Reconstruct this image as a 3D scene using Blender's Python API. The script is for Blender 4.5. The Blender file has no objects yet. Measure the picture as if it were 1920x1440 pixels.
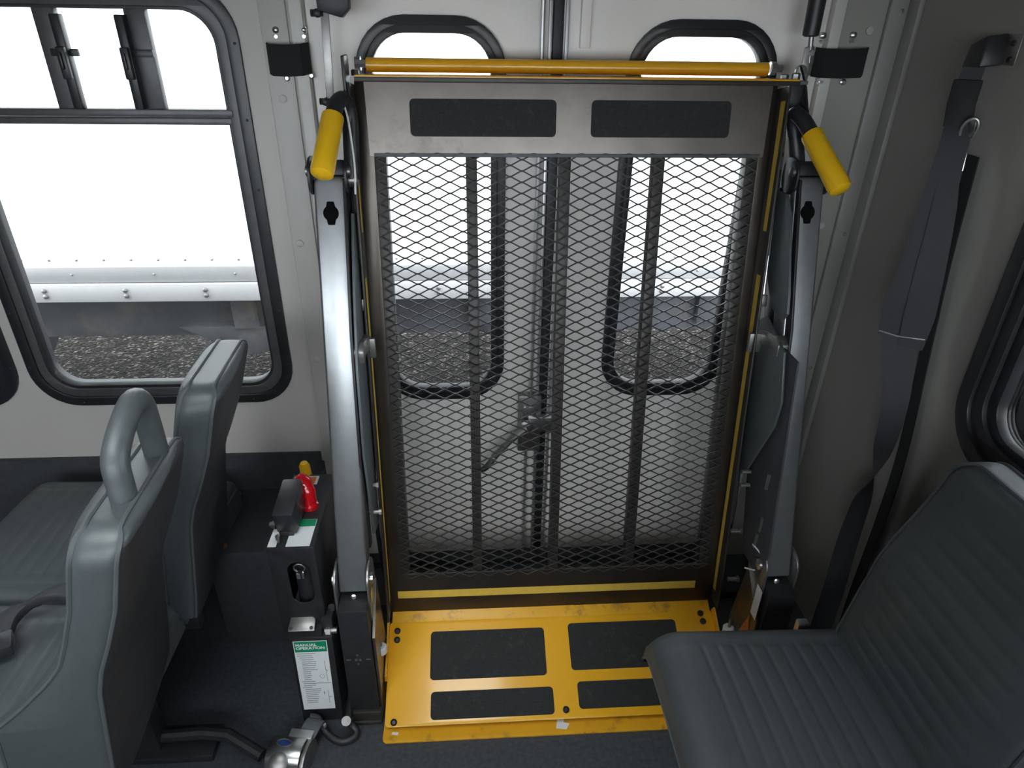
import bpy, bmesh, math, random
from math import sin, cos, radians, pi, sqrt, atan2, hypot
from mathutils import Vector, Matrix
from mathutils.geometry import tessellate_polygon

random.seed(7)
scene = bpy.context.scene
COL = scene.collection

# ------------------------------------------------------------------ camera, world, exposure
CAM_Z, PITCH, YAW, ROLL, FPX = 1.62, 28.5, 4.0, 0.9, 1240.0
p_, y_, r_ = radians(PITCH), radians(YAW), radians(ROLL)
FW = Vector((sin(y_) * cos(p_), cos(y_) * cos(p_), -sin(p_)))
RT0 = Vector((cos(y_), -sin(y_), 0)); UP0 = RT0.cross(FW)
RT = RT0 * cos(r_) + UP0 * sin(r_); UP = UP0 * cos(r_) - RT0 * sin(r_)
cam_data = bpy.data.cameras.new('camera')
cam_data.sensor_width = 36.0; cam_data.lens = FPX / 1920.0 * 36.0; cam_data.clip_start = 0.02
cam = bpy.data.objects.new('camera', cam_data); COL.objects.link(cam)
cam.matrix_world = Matrix(((RT.x, UP.x, -FW.x, 0), (RT.y, UP.y, -FW.y, 0), (RT.z, UP.z, -FW.z, CAM_Z), (0, 0, 0, 1)))
scene.camera = cam

world = bpy.data.worlds.new('overcast_sky'); scene.world = world; world.use_nodes = True
nt = world.node_tree; bg = nt.nodes['Background']
tc = nt.nodes.new('ShaderNodeTexCoord'); sep = nt.nodes.new('ShaderNodeSeparateXYZ')
ramp = nt.nodes.new('ShaderNodeValToRGB')
nt.links.new(tc.outputs['Generated'], sep.inputs[0]); nt.links.new(sep.outputs['Z'], ramp.inputs[0])
ramp.color_ramp.elements[0].position = 0.0; ramp.color_ramp.elements[0].color = (0.80, 0.84, 0.90, 1)
ramp.color_ramp.elements[1].position = 1.0; ramp.color_ramp.elements[1].color = (0.96, 0.99, 1.0, 1)
nt.links.new(ramp.outputs[0], bg.inputs[0]); bg.inputs[1].default_value = 11.2

vs = scene.view_settings
vs.view_transform = 'Standard'; vs.look = 'None'; vs.gamma = 1.0; vs.use_curve_mapping = False; vs.exposure = 0.0
scene.cycles.max_bounces = 10; scene.cycles.diffuse_bounces = 6; scene.cycles.glossy_bounces = 5
scene.cycles.transparent_max_bounces = 16; scene.cycles.use_denoising = True
scene.cycles.sample_clamp_indirect = 6.0; scene.cycles.caustics_reflective = False; scene.cycles.caustics_refractive = False

# ------------------------------------------------------------------ materials
M = {}
def mat(name, col, rough=0.5, metal=0.0, var=0.06, scale=40.0, bump=0.0, bscale=300.0, spec=0.5, coat=0.0, dirt=None, dscale=6.0, emit=None):
    m = bpy.data.materials.new(name); m.use_nodes = True
    n = m.node_tree; b = n.nodes['Principled BSDF']
    t = n.nodes.new('ShaderNodeTexCoord')
    nz = n.nodes.new('ShaderNodeTexNoise'); nz.inputs['Scale'].default_value = scale; nz.inputs['Detail'].default_value = 4
    n.links.new(t.outputs['Object'], nz.inputs['Vector'])
    r = n.nodes.new('ShaderNodeValToRGB')
    c0 = tuple(max(0, c * (1 - var)) for c in col); c1 = tuple(min(1, c * (1 + var)) for c in col)
    r.color_ramp.elements[0].position = .3; r.color_ramp.elements[0].color = (*c0, 1)
    r.color_ramp.elements[1].position = .7; r.color_ramp.elements[1].color = (*c1, 1)
    n.links.new(nz.outputs['Fac'], r.inputs[0])
    out = r.outputs[0]
    if dirt:
        dz = n.nodes.new('ShaderNodeTexNoise'); dz.inputs['Scale'].default_value = dscale; dz.inputs['Detail'].default_value = 7; dz.inputs['Roughness'].default_value = .7
        n.links.new(t.outputs['Object'], dz.inputs['Vector'])
        dr = n.nodes.new('ShaderNodeValToRGB'); dr.color_ramp.elements[0].position = .55; dr.color_ramp.elements[1].position = .75
        n.links.new(dz.outputs['Fac'], dr.inputs[0])
        mx = n.nodes.new('ShaderNodeMix'); mx.data_type = 'RGBA'
        n.links.new(dr.outputs[0], mx.inputs[0]); n.links.new(out, mx.inputs[6]); mx.inputs[7].default_value = (*dirt, 1)
        out = mx.outputs[2]
    n.links.new(out, b.inputs['Base Color'])
    b.inputs['Roughness'].default_value = rough; b.inputs['Metallic'].default_value = metal
    b.inputs['Specular IOR Level'].default_value = spec
    b.inputs['Coat Weight'].default_value = coat; b.inputs['Coat Roughness'].default_value = .12
    if bump:
        bz = n.nodes.new('ShaderNodeTexNoise'); bz.inputs['Scale'].default_value = bscale; bz.inputs['Detail'].default_value = 3
        n.links.new(t.outputs['Object'], bz.inputs['Vector'])
        bp = n.nodes.new('ShaderNodeBump'); bp.inputs['Strength'].default_value = bump; bp.inputs['Distance'].default_value = .002
        n.links.new(bz.outputs['Fac'], bp.inputs['Height']); n.links.new(bp.outputs[0], b.inputs['Normal'])
    M[name] = m
    return m

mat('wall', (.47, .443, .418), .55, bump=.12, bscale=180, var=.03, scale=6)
mat('door_panel', (.86, .825, .79), .5, var=.03, scale=5)
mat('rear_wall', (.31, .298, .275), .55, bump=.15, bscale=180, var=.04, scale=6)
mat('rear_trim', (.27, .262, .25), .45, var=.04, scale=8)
mat('jamb', (.60, .575, .55), .45, var=.04)
mat('void', (.004, .004, .004), .95, spec=.1)
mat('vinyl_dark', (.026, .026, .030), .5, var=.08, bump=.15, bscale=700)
mat('trim', (.455, .43, .406), .45, var=.04, scale=8)
mat('aluminium', (.62, .62, .63), .35, .85, var=.05)
mat('wainscot', (.035, .037, .043), .75, var=.15, bump=.2, bscale=400)
mat('floor', (.050, .055, .064), .6, var=.25, scale=90, bump=.15, bscale=500)
mat('ceiling', (.66, .65, .63), .7)
mat('rubber', (.018, .018, .021), .45, var=.2)
mat('window_frame', (.017, .017, .020), .36, var=.2)
mat('frame_grey', (.085, .082, .086), .42, .3, var=.1)
mat('black_metal', (.022, .022, .025), .42, .2, var=.2)
mat('black_plastic', (.02, .02, .023), .4, var=.2)
mat('arm_paint', (.34, .35, .362), .34, .85, var=.05, coat=.3)
mat('deck_steel', (.165, .148, .135), .34, .9, var=.10, scale=14, dirt=(.11, .097, .088), dscale=9)
mat('deck_frame', (.085, .073, .064), .34, .85, var=.12, scale=14)
mat('deck_dark', (.05, .045, .041), .45, .5, var=.15, scale=20)
mat('mesh_metal', (.060, .060, .063), .5, .4, var=.2)
mat('link_grey', (.10, .115, .12), .45, .3, var=.08)
mat('bright_steel', (.62, .62, .63), .28, 1.0, var=.08)
mat('dull_steel', (.30, .29, .285), .4, .9, var=.12)
mat('grip', (.022, .022, .023), .9, var=.35, scale=400, bump=.6, bscale=900, dirt=(.055, .052, .05), dscale=45)
mat('yellow', (.80, .40, .016), .3, var=.03, scale=8, coat=.4, dirt=(.72, .36, .02), dscale=9)
mat('yellow_worn', (.72, .36, .018), .38, var=.06, scale=8, dirt=(.20, .12, .04), dscale=18)
mat('yellow_grip', (.82, .47, .010), .38, var=.05, scale=20)
mat('yellow_tape', (.60, .40, .06), .55, var=.08, scale=60)
mat('vinyl', (.060, .068, .073), .42, var=.06, scale=60, bump=.15, bscale=700)
mat('vinyl_pipe', (.07, .078, .083), .45)
mat('belt', (.026, .026, .032), .6, var=.12, scale=300, bump=.3, bscale=1500)
mat('red_plastic', (.55, .006, .012), .15, coat=.5)
mat('white_plastic', (.70, .70, .69), .35)
mat('label_white', (.72, .74, .76), .4, var=.02)
mat('label_green', (.0, .22, .095), .45, var=.03)
mat('label_ink', (.17, .19, .21), .6)
mat('label_orange', (.62, .16, .035), .5)
mat('blue_badge', (.01, .035, .16), .25, coat=.4)
mat('strap_black', (.010, .010, .012), .9, bump=.3, bscale=900)
mat('truck_white', (.86, .87, .88), .35, var=.015, scale=2)
mat('truck_rail', (.36, .36, .37), .4, .2, var=.02)  # rail grey set darker than real, to carry its shading
mat('truck_band', (.27, .27, .28), .4, .2, var=.03)  # band grey lowered too, shading put into the colour
mat('rust', (.22, .12, .07), .6, .4, var=.3)
mat('chassis', (.045, .048, .055), .6, var=.2, scale=5, dirt=(.10, .085, .07), dscale=3)
mat('tank', (.16, .16, .17), .4, .7, dirt=(.12, .10, .08), dscale=4)

def glass_mat():
    m = bpy.data.materials.new('glass'); m.use_nodes = True; n = m.node_tree
    for x in list(n.nodes):
        if x.type != 'OUTPUT_MATERIAL': n.nodes.remove(x)
    o = [x for x in n.nodes if x.type == 'OUTPUT_MATERIAL'][0]
    t = n.nodes.new('ShaderNodeBsdfTransparent'); t.inputs[0].default_value = (.93, .95, .945, 1)
    g = n.nodes.new('ShaderNodeBsdfGlossy'); g.inputs['Roughness'].default_value = .02
    f = n.nodes.new('ShaderNodeFresnel'); f.inputs[0].default_value = 1.45
    mx = n.nodes.new('ShaderNodeMixShader'); n.links.new(f.outputs[0], mx.inputs[0]); n.links.new(t.outputs[0], mx.inputs[1]); n.links.new(g.outputs[0], mx.inputs[2])
    n.links.new(mx.outputs[0], o.inputs[0]); M['glass'] = m
glass_mat()

def gravel_mat():
    m = bpy.data.materials.new('gravel'); m.use_nodes = True; n = m.node_tree; b = n.nodes['Principled BSDF']
    t = n.nodes.new('ShaderNodeTexCoord')
    v = n.nodes.new('ShaderNodeTexVoronoi'); v.inputs['Scale'].default_value = 52
    v2 = n.nodes.new('ShaderNodeTexVoronoi'); v2.inputs['Scale'].default_value = 75
    nz = n.nodes.new('ShaderNodeTexNoise'); nz.inputs['Scale'].default_value = 1.7; nz.inputs['Detail'].default_value = 5
    for x in (v, v2, nz): n.links.new(t.outputs['Object'], x.inputs['Vector'])
    sp = n.nodes.new('ShaderNodeSeparateColor'); n.links.new(v.outputs['Color'], sp.inputs[0])
    r = n.nodes.new('ShaderNodeValToRGB'); e = r.color_ramp.elements
    e[0].position = 0; e[0].color = (.013, .011, .010, 1); e[1].position = 1; e[1].color = (.22, .20, .185, 1)
    k = e.new(.55); k.color = (.029, .0255, .024, 1); k = e.new(.86); k.color = (.058, .052, .049, 1)
    n.links.new(sp.outputs[0], r.inputs[0])
    mx = n.nodes.new('ShaderNodeMix'); mx.data_type = 'RGBA'; mx.blend_type = 'MULTIPLY'; mx.inputs[0].default_value = .8
    rr = n.nodes.new('ShaderNodeValToRGB'); rr.color_ramp.elements[0].position = .3; rr.color_ramp.elements[0].color = (.5, .47, .45, 1); rr.color_ramp.elements[1].position = .7; rr.color_ramp.elements[1].color = (1, 1, 1, 1)
    n.links.new(nz.outputs['Fac'], rr.inputs[0]); n.links.new(r.outputs[0], mx.inputs[6]); n.links.new(rr.outputs[0], mx.inputs[7])
    n.links.new(mx.outputs[2], b.inputs['Base Color']); b.inputs['Roughness'].default_value = 1.0; b.inputs['Specular IOR Level'].default_value = .1
    bp = n.nodes.new('ShaderNodeBump'); bp.inputs['Strength'].default_value = 1.0; bp.inputs['Distance'].default_value = .02; bp.invert = True
    n.links.new(v.outputs['Distance'], bp.inputs['Height'])
    bp2 = n.nodes.new('ShaderNodeBump'); bp2.inputs['Strength'].default_value = .6; bp2.inputs['Distance'].default_value = .008; bp2.invert = True
    n.links.new(v2.outputs['Distance'], bp2.inputs['Height']); n.links.new(bp.outputs[0], bp2.inputs['Normal']); n.links.new(bp2.outputs[0], b.inputs['Normal'])
    M['gravel'] = m
gravel_mat()

# ------------------------------------------------------------------ mesh helpers
X_, Y_, Z_ = Vector((1, 0, 0)), Vector((0, 1, 0)), Vector((0, 0, 1))
def V(*a): return Vector(a)

class MB:
    def __init__(s): s.v = []; s.f = []
    def add(s, vs, fs):
        o = len(s.v); s.v += [Vector(a) for a in vs]; s.f += [tuple(i + o for i in f) for f in fs]; return s
    def box(s, x0, x1, y0, y1, z0, z1):
        return s.add([(x0, y0, z0), (x1, y0, z0), (x1, y1, z0), (x0, y1, z0), (x0, y0, z1), (x1, y0, z1), (x1, y1, z1), (x0, y1, z1)],
                     [(0, 3, 2, 1), (4, 5, 6, 7), (0, 1, 5, 4), (1, 2, 6, 5), (2, 3, 7, 6), (3, 0, 4, 7)])
    def obox(s, c, a, b, n):          # centre and three half-axis vectors
        c = Vector(c); a = Vector(a); b = Vector(b); n = Vector(n)
        return s.add([c - a - b - n, c + a - b - n, c + a + b - n, c - a + b - n, c - a - b + n, c + a - b + n, c + a + b + n, c - a + b + n],
                     [(0, 3, 2, 1), (4, 5, 6, 7), (0, 1, 5, 4), (1, 2, 6, 5), (2, 3, 7, 6), (3, 0, 4, 7)])
    def prism(s, pts, o, u, v, n, t, holes=()):   # outline pts (u,v) in plane at o, thickness t along n
        o = Vector(o); u = Vector(u); v = Vector(v); n = Vector(n)
        loops = [list(pts)] + [list(h) for h in holes]
        tris = tessellate_polygon([[Vector((a, b, 0)) for a, b in l] for l in loops])
        flat = [q for l in loops for q in l]; N = len(flat)
        front = [o + u * a + v * b for a, b in flat]; back = [q + n * t for q in front]
        fs = [tuple(tr) for tr in tris] + [tuple(N + i for i in reversed(tr)) for tr in tris]
        k = 0
        for l in loops:
            L = len(l)
            for i in range(L): fs.append((k + i, k + (i + 1) % L, N + k + (i + 1) % L, N + k + i))
            k += L
        return s.add(front + back, fs)
    def tube(s, path, r, seg=10, caps=True):
        path = [Vector(q) for q in path]; n = len(path); rs = r if isinstance(r, (list, tuple)) else [r] * n
        t0 = (path[1] - path[0]).normalized(); ref = Z_ if abs(t0.z) < .9 else X_
        a = t0.cross(ref).normalized(); rings = []
        for i in range(n):
            t = (path[min(i + 1, n - 1)] - path[max(i - 1, 0)]).normalized()
            a = (a - t * a.dot(t)).normalized(); b = t.cross(a)
            rings.append([path[i] + (a * cos(2 * pi * k / seg) + b * sin(2 * pi * k / seg)) * rs[i] for k in range(seg)])
        fs = []
        for i in range(n - 1):
            for k in range(seg): fs.append((i * seg + k, i * seg + (k + 1) % seg, (i + 1) * seg + (k + 1) % seg, (i + 1) * seg + k))
        if caps: fs += [tuple(reversed(range(seg))), tuple((n - 1) * seg + k for k in range(seg))]
        return s.add([q for rg in rings for q in rg], fs)
    def ribbon(s, path, widths, dirs, nrm, t):   # flat strap: path centre, half-width dir per point
        path = [Vector(q) for q in path]; n = len(path); vs = []
        for i in range(n):
            w = widths[i] if isinstance(widths, (list, tuple)) else widths
            d = Vector(dirs[i] if isinstance(dirs, list) else dirs).normalized() * w * .5
            k = Vector(nrm[i] if isinstance(nrm, list) else nrm).normalized() * t * .5
            vs += [path[i] - d - k, path[i] + d - k, path[i] + d + k, path[i] - d + k]
        fs = [(0, 3, 2, 1), ((n - 1) * 4, (n - 1) * 4 + 1, (n - 1) * 4 + 2, (n - 1) * 4 + 3)]
        for i in range(n - 1):
            for k in range(4): fs.append((i * 4 + k, i * 4 + (k + 1) % 4, i * 4 + 4 + (k + 1) % 4, i * 4 + 4 + k))
        return s.add(vs, fs)
    def lathe(s, o, axis, prof, seg=16):  # prof: (distance along axis, radius)
        o = Vector(o); ax = Vector(axis).normalized(); ref = Z_ if abs(ax.z) < .9 else X_
        a = ax.cross(ref).normalized(); b = ax.cross(a); vs = []; fs = []
        for d, r in prof:
            for k in range(seg): vs.append(o + ax * d + (a * cos(2 * pi * k / seg) + b * sin(2 * pi * k / seg)) * max(r, 1e-5))
        n = len(prof)
        for i in range(n - 1):
            for k in range(seg): fs.append((i * seg + k, i * seg + (k + 1) % seg, (i + 1) * seg + (k + 1) % seg, (i + 1) * seg + k))
        fs += [tuple(reversed(range(seg))), tuple((n - 1) * seg + k for k in range(seg))]
        return s.add(vs, fs)
    def grid(s, rows, close=False):
        n = len(rows); m = len(rows[0]); fs = []
        for i in range(n - 1):
            for j in range(m if close else m - 1): fs.append((i * m + j, i * m + (j + 1) % m, (i + 1) * m + (j + 1) % m, (i + 1) * m + j))
        return s.add([q for r in rows for q in r], fs)
    def mesh(s, name, org=(0, 0, 0), bevel=0.0, seg=2, angle=35):
        org = Vector(org); bm = bmesh.new()
        vv = [bm.verts.new(q - org) for q in s.v]
        for f in s.f:
            try: bm.faces.new([vv[i] for i in f])
            except ValueError: pass
        bmesh.ops.recalc_face_normals(bm, faces=bm.faces)
        if bevel:
            es = [e for e in bm.edges if len(e.link_faces) == 2 and e.calc_face_angle(0) > radians(30)]
            bmesh.ops.bevel(bm, geom=es, offset=bevel, segments=seg, profile=.5, affect='EDGES', clamp_overlap=True)
        me = bpy.data.meshes.new(name); bm.to_mesh(me); bm.free()
        for p in me.polygons: p.use_smooth = True
        me.set_sharp_from_angle(angle=radians(angle))
        return me

ORG = {}
def put(name, mb, m, parent=None, bevel=0.0, seg=2, angle=35, label=None, kind=None):
    org = ORG.get(parent.name, (0, 0, 0)) if parent else (0, 0, 0)
    me = mb.mesh(name, org, bevel, seg, angle) if isinstance(mb, MB) else mb
    me.materials.append(M[m]) if not me.materials else None
    o = bpy.data.objects.new(name, me); COL.objects.link(o)
    if parent: o.parent = parent; ORG[o.name] = org
    if label: o['label'] = label
    if kind: o['kind'] = kind
    return o
def thing(name, label, cat, loc, group=None):
    o = bpy.data.objects.new(name, None); COL.objects.link(o); o.location = loc; o.empty_display_size = .05
    ORG[o.name] = Vector(loc); o['label'] = label; o['category'] = cat
    if group: o['group'] = group
    return o
def tag(o, label, cat, group=None):
    o['label'] = label; o['category'] = cat
    if group: o['group'] = group
    return o
def struct(name, mb, m, label, cat, bevel=0.0, **k):
    o = put(name, mb, m, None, bevel, **k); o['kind'] = 'structure'; o['label'] = label; o['category'] = cat
    return o
def inst(src, parent, loc, name=None):       # another piece sharing the mesh of src
    o = bpy.data.objects.new(name or src.name.split('.')[0], src.data); COL.objects.link(o)
    o.parent = parent; o.location = Vector(loc) - Vector(ORG.get(parent.name, (0, 0, 0))); ORG[o.name] = ORG.get(parent.name, (0, 0, 0))
    return o
def rrect(x0, x1, y0, y1, r, n=8):
    out = []
    for cx, cy, a0 in ((x1 - r, y1 - r, 0), (x0 + r, y1 - r, 90), (x0 + r, y0 + r, 180), (x1 - r, y0 + r, 270)):
        for i in range(n + 1):
            a = radians(a0 + 90 * i / n); out.append((cx + r * cos(a), cy + r * sin(a)))
    return out
def spline(pts, n=8):
    pts = [Vector(q) for q in pts]; out = []
    P = [pts[0] * 2 - pts[1]] + pts + [pts[-1] * 2 - pts[-2]]
    for i in range(1, len(P) - 2):
        for k in range(n):
            t = k / n; a, b, c, d = P[i - 1], P[i], P[i + 1], P[i + 2]
            out.append(.5 * ((2 * b) + (c - a) * t + (2 * a - 5 * b + 4 * c - d) * t * t + (3 * b - a - 3 * c + d) * t ** 3))
    out.append(pts[-1]); return out
def interp(tab, x):
    if x <= tab[0][0]: return tab[0][1]
    for (a, b), (c, d) in zip(tab, tab[1:]):
        if x <= c: return b + (d - b) * (x - a) / (c - a)
    return tab[-1][1]

# ------------------------------------------------------------------ the bus shell
YW = 1.70          # inner face of the side wall with the lift doors
XR = 1.03          # inner face of the rear wall
XF, YN, ZC = -3.6, -0.78, 1.95

struct('floor', MB().box(XF, XR + .05, YN - .05, YW + .05, -.06, 0), 'floor', 'dark blue-grey vinyl bus floor', 'floor')
HX0, HX1, HY0, HY1 = -1.25, -.15, .05, .75      # roof opening added out of view to light floor and seats
struct('ceiling', MB().prism([(XF, YN - .05), (XR + .05, YN - .05), (XR + .05, YW + .05), (XF, YW + .05)], (0, 0, ZC), X_, Y_, Z_, .05, [rrect(HX0, HX1, HY0, HY1, .06)]), 'ceiling', 'pale bus ceiling above the seats', 'ceiling')
hatch = struct('window_9', MB().prism(rrect(HX0 - .04, HX1 + .04, HY0 - .04, HY1 + .04, .08), (0, 0, ZC - .012), X_, Y_, Z_, .08, [rrect(HX0, HX1, HY0, HY1, .06)]), 'window_frame', 'unseen clear roof hatch added to let daylight onto the seats', 'window')
put('pane', MB().box(HX0 - .02, HX1 + .02, HY0 - .02, HY1 + .02, ZC + .068, ZC + .074), 'glass', hatch)

# side wall left of the doors, with window openings
WX0, WX1, WZ0, WZ1 = -1.195, -.525, .675, 1.675
win_holes = [rrect(WX0, WX1, WZ0, WZ1, .095)]
for k in (1, 2): win_holes.append(rrect(WX0 - .745 * k, WX1 - .745 * k, WZ0, WZ1, .095))
struct('wall_left', MB().prism([(XF, 0), (-.385, 0), (-.385, ZC), (XF, ZC)], (0, YW, 0), X_, Z_, Y_, .05, win_holes), 'wall',
       'pale grey side wall panel around the sliding windows', 'wall')
# header above doors and panel right of doors
struct('wall_back', MB().prism([(-.385, 0), (-.355, 0), (-.355, 1.86), (.845, 1.86), (.845, 1.80), (.872, 1.80), (.872, ZC), (-.385, ZC)], (0, YW, 0), X_, Z_, Y_, .05), 'wall',
       'pale grey wall panel framing the double lift doors', 'wall')
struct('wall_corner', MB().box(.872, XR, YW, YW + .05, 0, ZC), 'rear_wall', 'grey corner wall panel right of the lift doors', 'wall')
struct('baseboard_left', MB().box(XF, -.46, YW - .012, YW, 0, .475).box(-.46, -.40, YW - .006, YW, 0, .44), 'wainscot', 'black vinyl wainscot low on the side wall', 'baseboard')
struct('dark_reflection_panel', MB().box(XF, XR, YN, YN + .012, 0, .80), 'wainscot', 'unseen black panel added opposite the lift to darken its reflections', 'baseboard')  # added out of view so the lower lift arms reflect something dark
struct('trim_6', MB().box(-.730, -.475, 1.40, YW - .012, 0, .352), 'wainscot', 'black wheel housing box between the seats and pump unit', 'wheel housing', .012)
# rear wall with window
RW = (1.15, .38, .835, 1.55)
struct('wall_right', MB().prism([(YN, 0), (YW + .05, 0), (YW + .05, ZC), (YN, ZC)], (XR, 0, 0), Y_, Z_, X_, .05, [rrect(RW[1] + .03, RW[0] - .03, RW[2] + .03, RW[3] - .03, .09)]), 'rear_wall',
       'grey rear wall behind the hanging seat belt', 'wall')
# opposite side wall with windows, front wall closed to keep light out (behind the camera)
nh = [rrect(-1.90 + .98 * k, -1.90 + .98 * k + .86, .98, 1.72, .09) for k in range(3)]
struct('wall_front', MB().prism([(XF, 0), (XR, 0), (XR, ZC), (XF, ZC)], (0, YN, 0), X_, Z_, -Y_, .05, nh), 'wall', 'pale grey side wall opposite the lift', 'wall')
struct('light_block_wall', MB().prism([(YN, 0), (YW + .05, 0), (YW + .05, ZC), (YN, ZC)], (XF, 0, 0), Y_, Z_, -X_, .05), 'wall', 'unseen pale grey wall added to block light from the front', 'wall')  # unseen solid wall, put in to cut light from the front

# trims on the side wall
t1 = struct('trim_1', MB().box(-.452, -.392, YW - .008, YW, .0, ZC), 'trim', 'pale post cover strip with round plugs left of the doors', 'trim', .003)
pl = MB().lathe((0, 0, 0), -Y_, [(0, .0095), (.003, .0095), (.0045, .006)], 16).mesh('plug'); pl.materials.append(M['trim'])
for x, z in ((-.424, 1.462), (-.432, 1.12), (-.43, .79)):
    o = bpy.data.objects.new('plug', pl); COL.objects.link(o); o.parent = t1; o.location = (x, YW - .008, z)
struct('trim_2', MB().box(-.385, -.357, YW - .012, YW + .05, .0, ZC), 'jamb', 'pale narrow door jamb strip on the left', 'trim', .002)
struct('trim_3', MB().box(.845, .872, YW - .012, YW + .05, .0, ZC), 'jamb', 'pale narrow door jamb strip on the right', 'trim', .002)
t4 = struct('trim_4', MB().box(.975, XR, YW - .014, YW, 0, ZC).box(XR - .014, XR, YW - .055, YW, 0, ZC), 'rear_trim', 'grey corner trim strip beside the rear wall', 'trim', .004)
for x, z in ((.94, 1.16), (.945, 1.62), (.952, .745)):
    o = bpy.data.objects.new('plug', pl); COL.objects.link(o); o.parent = t4; o.location = (x, YW, z)
sc = MB().lathe((0, 0, 0), -Y_, [(0, .005), (.002, .005), (.0035, .003)], 12).mesh('screw'); sc.materials.append(M['dull_steel'])
for x, z in ((1.003, 1.14), (1.003, .74), (1.003, 1.66)):
    o = bpy.data.objects.new('screw', sc); COL.objects.link(o); o.parent = t4; o.location = (x, YW - .014, z)
for x, z in ((-.4, .655),):
    o = bpy.data.objects.new('screw', sc); COL.objects.link(o); o.parent = t1; o.location = (x, YW - .009, z)

# windows -----------------------------------------------------------------
def window(name, x0, x1, z0, z1, label, detail=True):
    # outer flange, stepped rubber and inner channel, then pane
    fr = MB().prism(rrect(x0 - .022, x1 + .022, z0 - .022, z1 + .022, .115), (0, YW - .008, 0), X_, Z_, Y_, .02, [rrect(x0 + .006, x1 - .006, z0 + .006, z1 - .006, .09)])
    w = struct(name, fr, 'window_frame', label, 'window', .003)
    put('inner_channel', MB().prism(rrect(x0 - .002, x1 + .002, z0 - .002, z1 + .002, .097), (0, YW - .003, 0), X_, Z_, Y_, .045, [rrect(x0 + .028, x1 - .028, z0 + .03, z1 - .03, .075)]), 'frame_grey' if detail else 'window_frame', w, .002)
    put('rubber_seal', MB().prism(rrect(x0 + .024, x1 - .024, z0 + .024, z1 - .024, .08), (0, YW - .0, 0), X_, Z_, Y_, .04, [rrect(x0 + .034, x1 - .034, z0 + .038, z1 - .036, .07)]), 'rubber', w, .002)
    put('pane', MB().box(x0 + .03, x1 - .03, YW + .018, YW + .022, z0 + .034, z1 - .034), 'glass', w)
    if detail:
        put('transom_bar', MB().box(x0 + .02, x1 - .02, YW - .006, YW + .03, 1.421, 1.437).box(x0 + .02, x1 - .02, YW - .002, YW + .03, 1.403, 1.4185), 'frame_grey', w, .002)
        for sx, lx in ((-.915, -.883), (-.722, -.748)):
            mu = put('mullion', MB().box(sx - .022, sx + .022, YW + .004, YW + .028, 1.43, 1.645), 'frame_grey', w, .002)
            put('slider_rail', MB().box(lx - .010, lx + .010, YW - .018, YW + .006, 1.437, 1.628), 'window_frame', mu, .003)
            put('latch', MB().box(lx - .009, lx + .009, YW - .030, YW - .016, 1.50, 1.565).box(lx - .003, lx + .003, YW - .036, YW - .028, 1.52, 1.555), 'black_plastic', mu, .003)
            put('catch_tab', MB().box(min(sx, lx) - .002, max(sx, lx) + .024, YW - .003, YW + .006, 1.545, 1.56), 'black_plastic', mu, .001)
    # small screws round the flange
    spots = []
    for k in range(6):
        z = z0 + .1 + (z1 - z0 - .2) * k / 5
        spots += [(x1 + .012, z), (x0 - .012, z)]
    for k in range(4):
        x = x0 + .1 + (x1 - x0 - .2) * k / 3
        spots += [(x, z0 - .012), (x, z1 + .012)]
    for x, z in spots:
        o = bpy.data.objects.new('screw', wsc); COL.objects.link(o); o.parent = w; o.location = (x, YW - .008, z)
    return w
wsc = MB().lathe((0, 0, 0), -Y_, [(0, .0032), (.0012, .0032), (.002, .0018)], 8).mesh('screw'); wsc.materials.append(M['black_metal'])
window('window_1', WX0, WX1, WZ0, WZ1, 'black-framed sliding side window with two upper vent panes left of the lift')
for k in (1, 2): window('window_%d' % (k + 1), WX0 - .745 * k, WX1 - .745 * k, WZ0, WZ1, 'black-framed side window %s forward of the sliding window' % ('next', 'second', 'third')[k - 1], False)
# rear window
w = struct('window_5', MB().prism(rrect(RW[1], RW[0], RW[2], RW[3], .13), (XR - .012, 0, 0), Y_, Z_, X_, .03, [rrect(RW[1] + .034, RW[0] - .034, RW[2] + .034, RW[3] - .034, .10)]), 'window_frame',
           'black rubber framed rear window above the right seat', 'window', .003)
put('rubber_seal', MB().prism(rrect(RW[1] + .03, RW[0] - .03, RW[2] + .03, RW[3] - .03, .104), (XR - .004, 0, 0), Y_, Z_, X_, .04, [rrect(RW[1] + .062, RW[0] - .062, RW[2] + .062, RW[3] - .062, .08)]), 'rubber', w, .004)
put('inner_channel', MB().prism(rrect(RW[1] + .058, RW[0] - .058, RW[2] + .058, RW[3] - .058, .082), (XR + .006, 0, 0), Y_, Z_, X_, .034, [rrect(RW[1] + .086, RW[0] - .086, RW[2] + .08, RW[3] - .08, .065)]), 'window_frame', w, .003)
put('pane', MB().box(XR + .024, XR + .028, RW[1] + .08, RW[0] - .08, RW[2] + .076, RW[3] - .076), 'glass', w)
for k in range(3):
    x0 = -1.90 + .98 * k
    w = struct('window_%d' % (6 + k), MB().prism(rrect(x0 - .02, x0 + .88, .96, 1.74, .1), (0, YN + .008, 0), X_, Z_, -Y_, .02, [rrect(x0 + .03, x0 + .83, 1.01, 1.69, .08)]), 'window_frame', 'black-framed window on the wall opposite the lift', 'window')
    w['group'] = 'windows opposite the lift'
    put('pane', MB().box(x0 + .01, x0 + .85, YN - .03, YN - .026, .99, 1.71), 'glass', w)

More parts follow.
